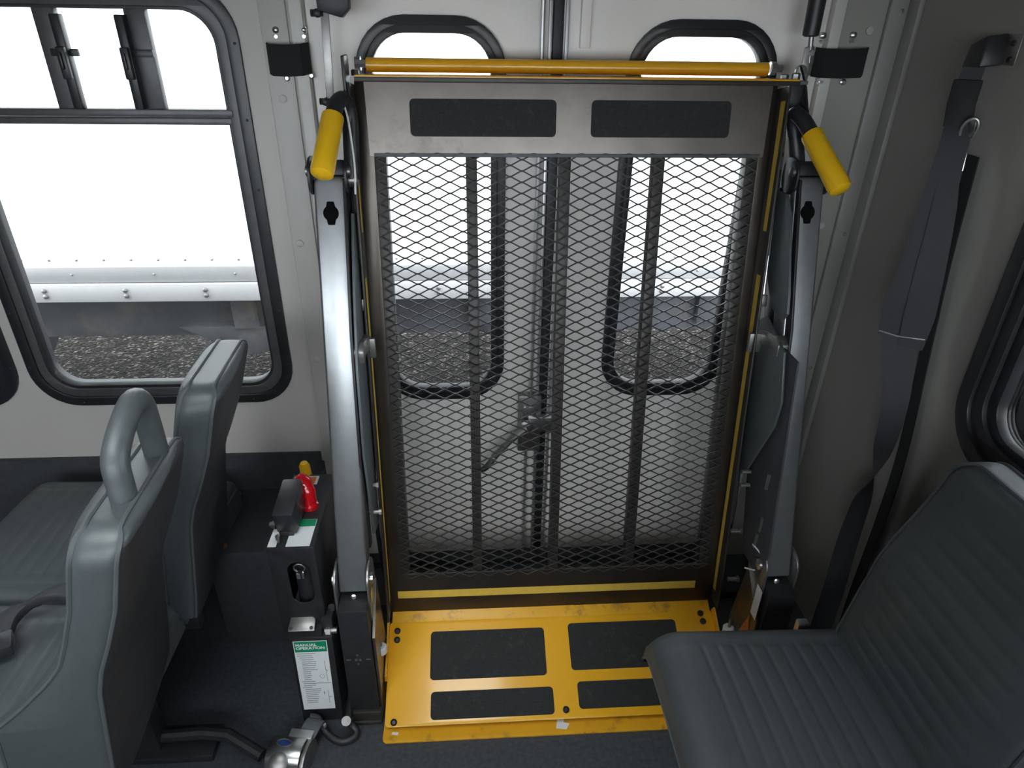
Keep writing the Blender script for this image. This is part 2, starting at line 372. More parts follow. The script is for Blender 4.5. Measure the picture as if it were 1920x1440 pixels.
# lift doors ------------------------------------------------------------------
def door(name, x0, x1, wx0, wx1, label):
    wz0, wz1, r = .652, 1.637, .115
    d = struct(name, MB().prism([(x0, .03), (x1, .03), (x1, 1.855), (x0, 1.855)], (0, YW + .004, 0), X_, Z_, Y_, .04, [rrect(wx0 + .016, wx1 - .016, wz0 + .016, wz1 - .016, r - .01)]), 'door_panel', label, 'door', .003)
    put('window_flange', MB().prism(rrect(wx0, wx1, wz0, wz1, r), (0, YW - .008, 0), X_, Z_, Y_, .02, [rrect(wx0 + .02, wx1 - .02, wz0 + .02, wz1 - .02, r - .02)]), 'window_frame', d, .003)
    put('rubber_seal', MB().prism(rrect(wx0 + .018, wx1 - .018, wz0 + .018, wz1 - .018, r - .018), (0, YW - .002, 0), X_, Z_, Y_, .03, [rrect(wx0 + .036, wx1 - .036, wz0 + .036, wz1 - .036, r - .035)]), 'rubber', d, .003)
    put('pane', MB().box(wx0 + .02, wx1 - .02, YW + .018, YW + .022, wz0 + .02, wz1 - .02), 'glass', d)
    return d
d1 = door('door_1', -.352, .200, -.252, .094, 'left pale lift door with arched window and latch rod')
d2 = door('door_2', .224, .842, .378, .738, 'right pale lift door with arched window')
put('edge_seal', MB().box(.200, .224, YW - .004, YW + .03, .03, 1.855), 'rubber', d1, .003)
put('edge_strip', MB().box(.190, .197, YW - .006, YW + .006, .03, 1.855), 'aluminium', d1, .001)
put('edge_strip', MB().box(.228, .236, YW - .004, YW + .006, .03, 1.855), 'aluminium', d2, .001)
put('upper_channel', MB().box(.262, .285, YW - .012, YW + .006, 1.575, 1.855), 'door_panel', d2, .002)
put('latch_rod', MB().tube([(.176, YW - .012, 1.85), (.174, YW - .012, .62)], .0045, 8).tube([(.163, YW - .012, .5), (.163, YW - .012, .04)], .0045, 8), 'aluminium', d1)
lt = put('latch_box', MB().box(.137, .205, YW - .028, YW + .004, .475, .668), 'dull_steel', d1, .004)
put('latch_bolt', MB().box(.165, .245, YW - .045, YW - .022, .555, .605).box(.15, .19, YW - .04, YW - .026, .60, .64), 'bright_steel', lt, .003)
put('latch_lever', MB().tube(spline([(.16, YW - .05, .575), (.12, YW - .058, .545), (.08, YW - .06, .50), (.05, YW - .06, .46), (.022, YW - .052, .428)], 5), [.012] * 6 + [.011] * 8 + [.010] * 6 + [.008], 10).lathe((.16, YW - .022, .575), -Y_, [(0, .022), (.03, .022), (.034, .016)], 16), 'dull_steel', lt)
put('lever_tip', MB().tube(spline([(.062, YW - .064, .482), (.045, YW - .066, .455), (.020, YW - .056, .428)], 5), [.012] * 10 + [.006], 10), 'bright_steel', lt)
struct('trim_5', MB().box(-.352, .842, YW - .20, YW + .06, -.01, .028).box(-.352, .842, YW - .04, YW + .06, .02, .055), 'wainscot', 'dark ribbed door sill under the lift doors', 'sill', .003)

# ------------------------------------------------------------------ outside
GZ = -.80
g = put('gravel_ground', MB().grid([[(-16 + i * 1.0, 1.2 - 14 + j * 1.0, GZ) for i in range(36)] for j in range(40)]), 'gravel'); g['kind'] = 'stuff'; tag(g, 'grey brown gravel yard outside the windows', 'gravel')
TY = 3.40
truck = thing('box_truck', 'white box truck with riveted sides parked outside the windows', 'truck', (0, TY, GZ))
rail_z = .338
body = put('cargo_body', MB().box(-7.5, 6.5, TY, TY + 2.4, .40, 3.3), 'truck_white', truck, .01)
for k in range(11):
    put('side_panel', MB().box(-7.45 + k * 1.27, -7.45 + k * 1.27 + 1.255, TY - .004, TY, .50, 3.28), 'truck_white', truck, .002)
put('lower_band', MB().box(-7.5, 6.5, TY - .012, TY + .01, .415, .50), 'truck_band', truck, .004)
put('rub_rail', MB().box(-7.5, 6.5, TY - .03, TY + .02, .315, .412), 'truck_rail', truck, .004)
bl = MB().lathe((0, 0, 0), -Y_, [(0, .012), (.008, .012), (.011, .007)], 10).mesh('bolt'); bl.materials.append(M['dull_steel'])
for k in range(16):
    for z in (.35, .38):
        o = bpy.data.objects.new('bolt', bl); COL.objects.link(o); o.parent = truck; o.location = (-4.62 + k * .405, -.03, z - GZ)
rv = MB().lathe((0, 0, 0), -Y_, [(0, .007), (.004, .006), (.006, .003)], 8).mesh('rivet'); rv.materials.append(M['dull_steel'])
for k in range(46):
    o = bpy.data.objects.new('rivet', rv); COL.objects.link(o); o.parent = truck; o.location = (-4.7 + k * .135, -.012 if False else -.004, .535 - GZ)
for k in range(24):
    o = bpy.data.objects.new('rivet', rv); COL.objects.link(o); o.parent = truck; o.location = (-4.5 + k * .41, -.012, .46 - GZ)
for kx in (-3.66, -2.39, -1.12):
    for j in range(10):
        o = bpy.data.objects.new('rivet', rv); COL.objects.link(o); o.parent = truck; o.location = (kx + .03, -.004, .66 + j * .14 - GZ)
put('chassis_rail', MB().box(-7.3, 6.4, TY + .10, TY + .28, .06, .40), 'chassis', truck, .01)
for k in range(7):
    put('cross_member', MB().box(-5.2 + k * 1.3, -5.08 + k * 1.3, TY + .05, TY + 2.2, .12, .36), 'chassis', truck, .005)
put('fuel_tank', MB().lathe((-3.9, TY + .33, .04), X_, [(0, .16), (.02, .20), (1.38, .20), (1.40, .16)], 20), 'tank', truck)
for x in (-3.35, -2.85): put('tank_strap', MB().lathe((x, TY + .33, .04), X_, [(0, .206), (.05, .206)], 20), 'chassis', truck)
put('tool_bracket', MB().prism([(-1.62, .12), (-1.05, .12), (-1.08, -.02), (-1.3, -.06), (-1.5, .06)], (0, TY + .08, 0), X_, Z_, Y_, .05), 'chassis', truck, .004)
for x in (-6.2, 4.3, 5.5):
    wh = put('wheel', MB().lathe((x, TY + .12, GZ + .5), Y_, [(0, .30), (.02, .46), (.05, .5), (.25, .5), (.28, .46)], 28), 'rubber', truck)
    put('rim', MB().lathe((x, TY + .115, GZ + .5), Y_, [(0, .07), (.0, .12), (.06, .2), (.02, .29), (.05, .29)], 24), 'dull_steel', wh)

# ------------------------------------------------------------------ wheelchair lift
LIFT = thing('wheelchair_lift', 'folded wheelchair lift with expanded mesh platform and yellow plates before the doors', 'wheelchair lift', (.22, 1.2, 0))
EV = V(0, .15, 1).normalized(); EN = V(0, -1, .15).normalized()      # platform plane: up and towards the aisle
def D(x, z, off=0.0):                                                # point on the stowed deck
    return V(x, 1.35 + .15 * (z - .2), z) + EN * off
PX0, PX1 = -.236, .682
deck = put('platform', MB().prism([(PX0, .165), (PX1, .165), (PX1, 1.512), (PX0, 1.512)], V(0, 1.35 - .15 * .2, 0), X_, V(0, .15, 1), -EN, .006, [[(-.203, .288), (.658, .288), (.658, 1.362), (-.203, 1.362)]]), 'deck_frame', LIFT, .001)
put('end_plate', MB().prism([(-.212, 1.364), (.668, 1.364), (.672, 1.510), (-.216, 1.510)], V(0, 1.35 - .15 * .2, 0) + EN * .0008, X_, V(0, .15, 1), -EN, .002), 'deck_steel', deck)
# expanded metal
def expanded(x0, x1, z0, z1, L=.0525, S=.0237, w=.0035, t=.0030):
    mb = MB(); h = S / 2; n = int((z1 - z0) / h); K = int((x1 - x0) / (L / 2)); step = (x1 - x0) / K
    tilt = .0012
    for j in range(n + 1):
        zc = z0 + j * h; path = []
        for k in range(K + 1):
            up = 1 if (k + j) % 2 == 0 else -1
            x = x0 + k * step
            for dx in (-.10, .10):
                xx = min(max(x + dx * step * 2 * .5, x0), x1)
                path.append((xx, zc + up * (h * .5 - .0004)))
        vs = []; fs = []
        for i, (x, z) in enumerate(path):
            a = D(x, z, .006)
            vs += [a - EV * (w / 2) + EN * (t / 2 - tilt * .5), a + EV * (w / 2) + EN * (t / 2 + tilt * .5), a + EV * (w / 2) - EN * (t / 2 - tilt * .5), a - EV * (w / 2) - EN * (t / 2 + tilt * .5)]
        for i in range(len(path) - 1):
            for c in range(4): fs.append((i * 4 + c, i * 4 + (c + 1) % 4, i * 4 + 4 + (c + 1) % 4, i * 4 + 4 + c))
        mb.add(vs, fs)
    return mb
put('expanded_mesh', expanded(-.200, .655, .285, 1.366), 'mesh_metal', deck, angle=20)
put('mesh_border', MB().obox(D(.2275, 1.366, .006), X_ * .43, EV * .003, EN * .003), 'mesh_metal', deck)
for a, b in ((-.004, .021), (.206, .231), (.419, .445), (-.205, -.178), (.632, .66)):
    put('stiffener_bar', MB().obox((D(a, .285, -.018) + D(b, 1.368, -.018)) / 2, X_ * (b - a) / 2, EV * .55, EN * .016), 'deck_dark', deck, .002)
for k in range(3):
    pass
for x, s in ((PX0, -1), (PX1, 1)):
    xa, xb = (x - .005, x) if s < 0 else (x, x + .005)
    put('side_plate', MB().add([D(xa, .17, -.03), D(xb, .17, -.03), D(xb, .17, .05), D(xa, .17, .05), D(xa, 1.505, -.03), D(xb, 1.505, -.03), D(xb, 1.505, .06), D(xa, 1.505, .06)],
        [(0, 3, 2, 1), (4, 5, 6, 7), (0, 1, 5, 4), (1, 2, 6, 5), (2, 3, 7, 6), (3, 0, 4, 7)]), 'deck_dark', deck, .001)
for x0, x1 in ((-.122, .195), (.272, .583)):
    put('grip_pad', MB().prism(rrect(x0, x1, 1.404, 1.479, .010, 4), V(0, 1.35 - .15 * .2, 0) + EN * .0016, X_, V(0, .15, 1), -EN, .002), 'grip', deck)
put('warning_tape', MB().obox((D(-.214, .222, .001) + D(.628, .222, .001)) / 2, X_ * .421, EV * .0115, EN * .0006), 'yellow_tape', deck)
for z0, z1 in ((1.205, 1.478), (.21, 1.105)):
    for xx in (PX1 - .0006, PX0 + .0006):
        oa, ob = .002 + .026 * (z0 - .2) / 1.28, .002 + .026 * (z1 - .2) / 1.28
        put('warning_tape', MB().add([D(xx, z0, oa), D(xx, z0, oa + .018), D(xx, z1, ob + .022), D(xx, z1, ob)], [(0, 1, 2, 3)]), 'yellow_tape', deck)
# roll stop: shelf across the top end with hinge tube
rs = put('roll_stop', MB().add([D(-.225, 1.512, .065), D(.700, 1.512, .065), D(.700, 1.512, .065) + V(0, 0, .006), D(-.225, 1.512, .065) + V(0, 0, .006), D(-.215, 1.524, -.04), D(.675, 1.524, -.04), D(.675, 1.530, -.04), D(-.215, 1.530, -.04)],
    [(0, 1, 2, 3), (4, 7, 6, 5), (0, 4, 5, 1), (3, 2, 6, 7), (0, 3, 7, 4), (1, 5, 6, 2)]), 'yellow', LIFT, .001)
put('front_lip', MB().obox((D(-.225, 1.510, .066) + D(.700, 1.510, .066)) / 2, X_ * .4625, Z_ * .0045, Y_ * .0025), 'deck_dark', rs, .001)
put('hinge_tube', MB().tube([D(-.212, 1.546, -.035), D(.668, 1.546, -.035)], .0145, 18), 'yellow', rs)
for x in (.684, -.226):
    put('hinge_bolt', MB().lathe(D(x, 1.548, -.035) - X_ * .01, X_, [(0, .014), (.012, .014), (.012, .008), (.028, .008)], 10), 'bright_steel', rs)
for x, o in ((.694, 0), (.708, .025), (-.232, .0)):
    put('hinge_bolt', MB().lathe(D(x, 1.522, o), Z_, [(0, .009), (.010, .009), (.012, .006)], 6), 'dull_steel', rs)
put('hinge_bracket', MB().box(.678, .722, 1.49, 1.56, 1.517, 1.524), 'dull_steel', rs, .001)
put('hinge_bracket', MB().box(-.250, -.243, 1.49, 1.545, 1.46, 1.562), 'black_plastic', rs, .003)

# bridge plate (sloping yellow ramp)
RA, RB = V(0, 1.088, .030), V(0, 1.322, .150)
RV = (RB - RA).normalized(); RN = V(0, -RV.z, RV.y)
def RP(x, t, off=0): return V(x, 0, 0) + RA + (RB - RA) * t + RN * off
RL = (RB - RA).length
bp = put('bridge_plate', MB().prism(rrect(-.238, .676, 0, RL, .010, 4), RA, X_, RV, -RN, .005), 'yellow', LIFT, .001)
for x0, x1, t0, t1, sh in ((-.124, .190, .41, .885, .008), (.258, .565, .445, .915, .008), (-.121, .203, .045, .30, .006), (.269, .600, .08, .335, .004)):
    put('grip_pad', MB().prism(rrect(x0, x1, t0 * RL, t1 * RL, .010, 4), RA + RN * .0015, X_, RV, -RN, .002), 'grip', bp)
bt = MB().lathe((0, 0, 0), RN, [(0, .0085), (.004, .0085), (.006, .006), (.003, .0045), (.003, .001)], 14).mesh('bolt'); bt.materials.append(M['black_metal'])
for x, t in ((-.215, .04), (.233, .08), (-.216, .905), (-.216, .815), (.642, .965), (.645, .88)):
    o = bpy.data.objects.new('bolt', bt); COL.objects.link(o); o.parent = bp; o.location = RP(x, t, .0005) - ORG['wheelchair_lift']
put('hinge_leaf', MB().prism([(-.232, 0), (.672, 0), (.672, .05), (-.232, .05)], RP(0, .99, -.004), X_, V(0, .72, .45).normalized(), RN, .004), 'yellow_worn', LIFT, .001)
put('side_lip', MB().add([RP(-.238, .42), RP(-.238, 1.0), RP(-.238, 1.0, .018), RP(-.238, .45, .014), RP(-.243, .42), RP(-.243, 1.0), RP(-.243, 1.0, .018), RP(-.243, .45, .014)],
    [(0, 1, 2, 3), (4, 7, 6, 5), (0, 4, 5, 1), (1, 5, 6, 2), (2, 6, 7, 3), (3, 7, 4, 0)]), 'yellow', bp)
put('side_lip', MB().add([RP(.676, .42), RP(.676, 1.0), RP(.676, 1.0, .024), RP(.676, .45, .014), RP(.681, .42), RP(.681, 1.0), RP(.681, 1.0, .024), RP(.681, .45, .014)],
    [(0, 1, 2, 3), (4, 7, 6, 5), (0, 4, 5, 1), (1, 5, 6, 2), (2, 6, 7, 3), (3, 7, 4, 0)]), 'yellow', bp)
fp = put('threshold_plate', MB().prism(rrect(-.243, .672, 1.062, 1.30, .012, 4), (0, 0, .001), X_, Y_, Z_, .006), 'yellow_worn', LIFT, .001)
put('scuff_mark', MB().prism([(.205, 1.078), (.232, 1.074), (.242, 1.09), (.226, 1.094), (.232, 1.108), (.212, 1.106)], (0, 0, .0072), X_, Y_, Z_, .0006), 'label_white', fp)
put('scuff_mark', MB().prism([(-.222, 1.083), (-.205, 1.081), (-.203, 1.088), (-.22, 1.089)], (0, 0, .0072), X_, Y_, Z_, .0006), 'label_white', fp)

# lift arms
AV = V(0, .3, 1).normalized(); AN = V(0, -1, .3).normalized()
def A(x, z, off=0): return V(x, 1.18 + .3 * (z - .42), z) + AN * off
def keyhole(cx, cz):
    o = []
    for k in range(40):
        a = 2 * pi * k / 40; r1 = .0165; 
        x, z = r1 * cos(a), r1 * sin(a)
        # widen vertically into a slot
        if abs(x) < .0085 and abs(z) > .009: z = (abs(z) / .0165) ** .3 * .0245 * (1 if z > 0 else -1)
        o.append((cx + x, cz + z))
    return o
def arm(xc, side):
    w = .034; L = (A(0, 1.335) - A(0, .415)).length; o = A(xc, .415)
    prof = rrect(-w, w, 0, L, .004, 3)
    a = put('lift_arm', MB().prism([(-w, 0), (w, 0), (w, L - .012), (w - .008, L), (-w + .008, L), (-w, L - .012)], o, X_, AV, -AN, .058), 'arm_paint', LIFT, .006, 3)
    put('keyhole_slot', MB().prism(keyhole(0, (1.262 - .415) * 1.044), A(xc, .415, .0006), X_, AV, -AN, .004), 'void', a)
    # dark fork at top carrying the handle pivot
    for s in (-1, 1):
        put('top_fork', MB().prism(rrect(-.045, .03, 1.295, 1.372, .03, 6), (xc + s * (w + .001) - (.005 if s < 0 else 0), 1.463, 0), -Y_, Z_, X_, .005), 'black_metal', a, .001)
        put('pivot_bolt', MB().lathe((xc + s * (w + .006), 1.455, 1.345), X_ * s, [(0, .011), (.006, .011), (.008, .006)], 12), 'dull_steel', a)
    put('top_block', MB().obox(A(xc, 1.352, -.028), X_ * .032, AV * .016, AN * .024), 'black_metal', a, .004)
    # lower pivot ears and pin
    for s in (-1, 1):
        put('pivot_ear', MB().prism(rrect(-.045, .045, .31, .485, .042, 8), (xc + s * (w + .002) - (.005 if s < 0 else 0), 1.205, 0), -Y_, Z_, X_, .005), 'dull_steel', a, .001)
        put('pivot_bolt', MB().lathe((xc + s * (w + .007), 1.195, .445), X_ * s, [(0, .014), (.007, .014), (.010, .007)], 12), 'bright_steel', a)
    put('end_bolt', MB().lathe(A(xc, .405, -.004), AN, [(0, .007), (.006, .007), (.008, .003)], 10), 'bright_steel', a)
    put('second_link', MB().obox(A(xc - .004 * side, .90, -.12), X_ * .018, AV * .44, AN * .016), 'black_metal', a, .004)
    # base post
    b = put('base_post', MB().prism([(-.037, .012), (.039, .012), (.036, .40), (-.034, .40)], (xc, 1.132, 0), X_, Z_, Y_, .115), 'black_metal', LIFT, .003)
    put('floor_flange', MB().box(xc - .042, xc + .042, 1.118, 1.30, 0, .012).box(xc - .03, xc + .044, 1.122, 1.14, .012, .045), 'deck_dark', b, .002)
    for dx, dz in ((0, .345), (.004, .062)):
        put('hole', MB().lathe((xc + dx, 1.133, dz), -Y_, [(0, .006), (.0016, .006)], 12), 'rubber', b)
    for dx in (-.004, .006):
        put('screw', MB().lathe((xc + dx, 1.133, .236), -Y_, [(0, .0035), (.003, .0035)], 8), 'bright_steel', b)
    for dx in (-.022, .026):
        put('slot', MB().box(xc + dx - .006, xc + dx + .006, 1.1305, 1.133, .235, .2375), 'dull_steel', b)
    for dz in (.22, .252):
        put('screw', MB().lathe((xc, 1.133, dz), -Y_, [(0, .003), (.002, .003)], 8), 'dull_steel', b)
    put('side_gusset', MB().add([V(xc - side * .040, 1.14, .30), V(xc - side * .040, 1.24, .40), V(xc - side * .040, 1.30, .02), V(xc - side * .040, 1.14, .02), V(xc - side * .046, 1.14, .30), V(xc - side * .046, 1.24, .40), V(xc - side * .046, 1.30, .02), V(xc - side * .046, 1.14, .02)],
        [(0, 1, 2, 3), (7, 6, 5, 4), (0, 4, 5, 1), (1, 5, 6, 2), (2, 6, 7, 3), (3, 7, 4, 0)]), 'deck_steel', b)
    return a, b
armL, baseL = arm(-.292, -1)
armR, baseR = arm(.754, 1)
# handrails
def handle(pts, gi, name='handrail'):
    path = spline(pts, 6)
    h = put(name, MB().tube(path, .0165, 14), 'black_plastic', LIFT)
    g0, g1 = V(*pts[gi]), V(*pts[-1])
    d = (g1 - g0).normalized(); L = (g1 - g0).length
    put('yellow_grip', MB().lathe(g0, d, [(0, .0175), (.001, .0215), (.006, .0225), (L * .55, .0225), (L - .004, .0235), (L + .004, .022), (L + .009, .015), (L + .010, .001)], 22), 'yellow_grip', h)
    put('pivot_clamp', MB().lathe(V(*pts[0]) + V(0, 0, 0) - X_ * .012, X_, [(0, .016), (.024, .016)], 12), 'dull_steel', h)
    return h
handle([(-.246, 1.470, 1.325), (-.244, 1.485, 1.40), (-.243, 1.492, 1.450), (-.249, 1.482, 1.480), (-.259, 1.462, 1.477), (-.267, 1.44, 1.455), (-.2835, 1.352, 1.362)], 5)
handle([(.742, 1.490, 1.335), (.732, 1.505, 1.39), (.718, 1.510, 1.435), (.711, 1.500, 1.458), (.718, 1.480, 1.452), (.732, 1.45, 1.425), (.768, 1.352, 1.333)], 5)
# thin white line standing for the door edge beside the left handrail
put('door_edge_line', MB().tube(spline([(-.246, 1.462, 1.47), (-.240, 1.455, 1.44), (-.236, 1.452, 1.36), (-.238, 1.44, 1.30)], 6), .0022, 6), 'white_plastic', LIFT)
# folding linkage plates beside the platform
def yzplate(name, x, pts, t, m, bevel=.001):
    return put(name, MB().prism(pts, (x, 0, 0), Y_, Z_, X_, t), m, LIFT, bevel)
yzplate('linkage_plate', .700, [(1.50, 1.30), (1.44, 1.30), (1.40, 1.26), (1.33, 1.10), (1.32, 1.065), (1.34, 1.04), (1.40, 1.05), (1.50, 1.16)], .006, 'link_grey')
yzplate('linkage_plate', .703, [(1.46, .99), (1.42, 1.02), (1.30, .98), (1.262, .87), (1.27, .80), (1.36, .60), (1.40, .58), (1.48, .80)], .006, 'link_grey')
yzplate('linkage_plate', .712, [(1.40, .98), (1.25, .98), (1.17, .50), (1.19, .40), (1.30, .40), (1.36, .60)], .005, 'wainscot')
yzplate('linkage_plate', -.252, [(1.52, 1.24), (1.44, 1.26), (1.36, 1.10), (1.30, .95), (1.27, .75), (1.29, .50), (1.36, .48), (1.42, .80), (1.47, 1.02)], .006, 'link_grey')
yzplate('linkage_bar', -.262, [(1.47, 1.33), (1.44, 1.33), (1.33, 1.02), (1.27, .72), (1.26, .48), (1.29, .47), (1.31, .72), (1.37, 1.02)], .006, 'black_metal')
yzplate('linkage_bar', .724, [(1.47, 1.33), (1.44, 1.33), (1.33, 1.02), (1.27, .72), (1.26, .48), (1.29, .47), (1.31, .72), (1.37, 1.02)], .006, 'black_metal')
# gas cylinders along the platform sides
for x, s in ((-.249, -1), (.698, 1)):
    c = put('gas_cylinder', MB().tube([D(x, 1.33, .02), D(x, 1.15, .03)], .009, 10), 'black_metal', LIFT)
    put('piston_rod', MB().tube([D(x, 1.15, .03), D(x, 1.06, .034)], .004, 8), 'bright_steel', c)
    put('rod_end', MB().obox(D(x, 1.045, .034), X_ * .008, EV * .014, EN * .008), 'dull_steel', c, .002)
    put('clevis', MB().obox(D(x, 1.395, .024) , X_ * .003, EV * .022, EN * .008).obox(D(x, 1.352, .022), X_ * .006, EV * .014, EN * .006), 'bright_steel', c, .002)
    put('hose', MB().tube(spline([D(x + s * .012, 1.46, -.01), D(x + s * .014, 1.40, -.005), D(x + s * .012, 1.30, .0), D(x + s * .008, 1.10, -.01), D(x + s * .002, .8, .0), D(x + s * .006, .5, .02), D(x, .30, .0)], 6), .006, 8), 'rubber', LIFT)
# stow latch brackets
put('stow_latch', MB().prism([(1.325, .985), (1.345, 1.0), (1.42, .985), (1.46, .955), (1.455, .93), (1.42, .945), (1.345, .965), (1.325, .955)], (.700, 0, 0), Y_, Z_, X_, .028), 'dull_steel', LIFT, .004)
put('stow_latch', MB().box(.672, .712, 1.415, 1.425, .925, .975), 'dull_steel', LIFT, .003)
put('stow_latch', MB().prism([(1.325, .985), (1.345, 1.0), (1.42, .985), (1.46, .955), (1.455, .93), (1.42, .945), (1.345, .965), (1.325, .955)], (-.262, 0, 0), Y_, Z_, X_, .028), 'dull_steel', LIFT, .004)
put('stow_latch', MB().box(-.262, -.222, 1.415, 1.425, .925, .975), 'dull_steel', LIFT, .003)
for x, y, z in ((.704, 1.345, .62), (.704, 1.335, .585), (.700, 1.325, .44), (.704, 1.29, .30), (-.240, 1.30, .56), (-.246, 1.33, .62)):
    put('link_pin', MB().lathe((x - .016, y, z), X_, [(0, .006), (.024, .006), (.024, .009), (.030, .009)], 10), 'dull_steel', LIFT)
for x, y, z in ((.712, 1.25, .66), (.714, 1.235, .54), (.712, 1.24, .485)):
    put('wire_tag', MB().box(x - .006, x + .002, y - .006, y, z - .022, z + .022), 'dull_steel', LIFT)
put('wire_loop', MB().tube(spline([(.706, 1.24, .47), (.716, 1.20, .465), (.722, 1.19, .44), (.714, 1.21, .41), (.70, 1.24, .39)], 6), .002, 6), 'white_plastic', LIFT)
# white rollers near the ramp
for x, z, y in ((-.2475, .182, 1.205), (.693, .165, 1.235)):
    put('roller', MB().lathe((x, y, z - .012), Z_, [(0, .012), (.004, .0155), (.022, .0155), (.026, .012)], 14), 'white_plastic', LIFT)
    put('roller_pin', MB().tube([(x, y, z - .02), (x, y, z + .05)], .004, 8), 'dull_steel', LIFT)
put('glove_wire', MB().tube(spline([(.700, 1.2, .03), (.71, 1.19, .08), (.705, 1.2, .12)], 5), .003, 6), 'rubber', LIFT)
# stickers on the right base post
st = put('sticker', MB().add([V(.7065, 1.145, .30), V(.7065, 1.145, .40), V(.7065, 1.175, .40), V(.7065, 1.175, .30)], [(0, 1, 2, 3)]), 'label_white', baseR)
put('warning_sticker', MB().add([V(.7060, 1.15, .20), V(.7060, 1.175, .29), V(.7060, 1.205, .20)], [(0, 1, 2)]), 'label_orange', baseR)
put('sticker', MB().box(-.2465, -.246, 1.16, 1.18, .40, .43), 'yellow_tape', baseL)

# ------------------------------------------------------------------ hydraulic pump unit left of the lift
PU = thing('hydraulic_pump_unit', 'black hydraulic pump box with red lamp and manual operation label beside lift', 'pump unit', (-.41, 1.2, 0))
cx0, cx1, cy0, cy1, cz1 = -.468, -.362, 1.16, 1.44, .578
slot = []
for k in range(28):
    a = 2 * pi * k / 28; x = .026 * cos(a); z = .026 * sin(a) + (.038 if sin(a) > 0 else -.038); slot.append((-.404 + x, .470 + z))
cover = put('cover', MB().prism([(cx0, .305), (cx1, .305), (cx1, cz1), (cx0, cz1)], (0, cy0, 0), X_, Z_, Y_, .004, [slot]).box(cx0, cx1, cy0 + .004, cy1, cz1 - .004, cz1).box(cx0, cx0 + .004, cy0 + .004, cy1, .305, cz1 - .004).box(cx1 - .004, cx1, cy0 + .004, cy1, .305, cz1 - .004).box(cx0, cx1, cy1 - .004, cy1, .305, cz1 - .004), 'black_metal', PU, .002)
put('top_label', MB().box(-.4255, -.372, 1.165, 1.258, cz1, cz1 + .0006), 'label_white', cover)
put('label_header', MB().box(-.4245, -.373, 1.232, 1.257, cz1 + .0004, cz1 + .001), 'label_green', cover)
put('top_label', MB().box(-.466, -.447, 1.165, 1.25, cz1, cz1 + .0006), 'label_white', cover)
put('top_label', MB().box(-.462, -.40, 1.395, 1.43, cz1, cz1 + .0006), 'label_white', cover)
put('label_header', MB().box(-.455, -.406, 1.398, 1.426, cz1 + .0004, cz1 + .001), 'label_orange', cover)
put('inner_cylinder', MB().lathe((-.402, 1.205, .32), Z_, [(0, .026), (.20, .026)], 18), 'black_plastic', PU)
cl = put('hose_clamp', MB().tube([(-.404 + .0125 * sin(a), 1.166, .512 + .0125 * cos(a)) for a in [radians(-155 + 310 * k / 24) for k in range(25)]], .0022, 8), 'bright_steel', PU)
put('clamp_screw', MB().box(-.412, -.403, 1.160, 1.172, .483, .499).box(-.400, -.394, 1.160, 1.172, .483, .500), 'bright_steel', cl, .001)
sw = put('switch_box', MB().add([V(-.452, 1.205, .585), V(-.405, 1.20, .585), V(-.405, 1.285, .585), V(-.455, 1.285, .585), V(-.457, 1.20, .640), V(-.407, 1.193, .645), V(-.404, 1.300, .668), V(-.452, 1.305, .664)],
    [(0, 3, 2, 1), (4, 5, 6, 7), (0, 1, 5, 4), (1, 2, 6, 5), (2, 3, 7, 6), (3, 0, 4, 7)]), 'black_plastic', PU, .004)
put('switch_foot', MB().box(-.447, -.414, 1.20, 1.27, cz1, .59), 'black_plastic', sw, .002)
put('cable_gland', MB().lathe((-.455, 1.215, .60), -X_, [(0, .010), (.008, .010), (.008, .007), (.014, .007)], 10), 'black_plastic', sw)
put('toggle', MB().box(-.449, -.441, 1.176, 1.185, cz1, cz1 + .022), 'bright_steel', sw, .002)
rl = put('red_lamp_cover', MB().tube(spline([(-.398, 1.305, cz1), (-.401, 1.315, cz1 + .035), (-.412, 1.325, cz1 + .055), (-.432, 1.33, cz1 + .062)], 5), [.017] * 5 + [.019] * 4 + [.022] * 4 + [.022, .019, .010], 16), 'red_plastic', PU)
put('red_collar', MB().lathe((-.398, 1.305, cz1), Z_, [(0, .020), (.010, .020), (.013, .016)], 16), 'red_plastic', rl)
yc = put('pump_cap', MB().lathe((-.437, 1.45, .52), V(.0, -.12, 1), [(0, .0135), (.05, .0145), (.086, .0135), (.096, .009), (.098, .003)], 16), 'yellow_grip', PU)
put('cap_tether', MB().tube(spline([(-.43, 1.44, .565), (-.415, 1.435, .562), (-.40, 1.44, .575), (-.395, 1.46, .575)], 5), .003, 8), 'rubber', yc)
# lower valve block with instructions label
lb = put('valve_housing', MB().prism([(-.456, .004), (-.352, .004), (-.346, .315), (-.45, .315)], (0, 1.135, 0), X_, Z_, Y_, .22), 'black_metal', PU, .004)
put('valve_plate', MB().prism([(-.447, 0), (-.384, 0), (-.384, .028), (-.392, .034), (-.428, .058), (-.440, .056), (-.447, .008)], (0, 1.135, .338), X_, V(0, .85, .5).normalized(), V(0, -.5, .85).normalized(), .006), 'dull_steel', lb, .002)
for x, t in ((-.440, .007), (-.392, .007), (-.432, .050)):
    put('screw', MB().lathe(V(x, 1.135, .338) + V(0, .85, .5).normalized() * t + V(0, -.5, .85).normalized() * .006, V(0, -.5, .85), [(0, .0045), (.002, .0045)], 10), 'rubber', lb)
put('valve_block', MB().box(-.45, -.37, 1.14, 1.22, .31, .336), 'black_metal', lb, .002)
put('pipe_fitting', MB().tube([(-.365, 1.15, .322), (-.336, 1.15, .322)], .008, 12).lathe((-.362, 1.15, .322), X_, [(0, .013), (.012, .013)], 6), 'dull_steel', lb)
put('fitting_nut', MB().lathe((-.35, 1.18, .36), Z_, [(0, .008), (.012, .008)], 6), 'bright_steel', lb)
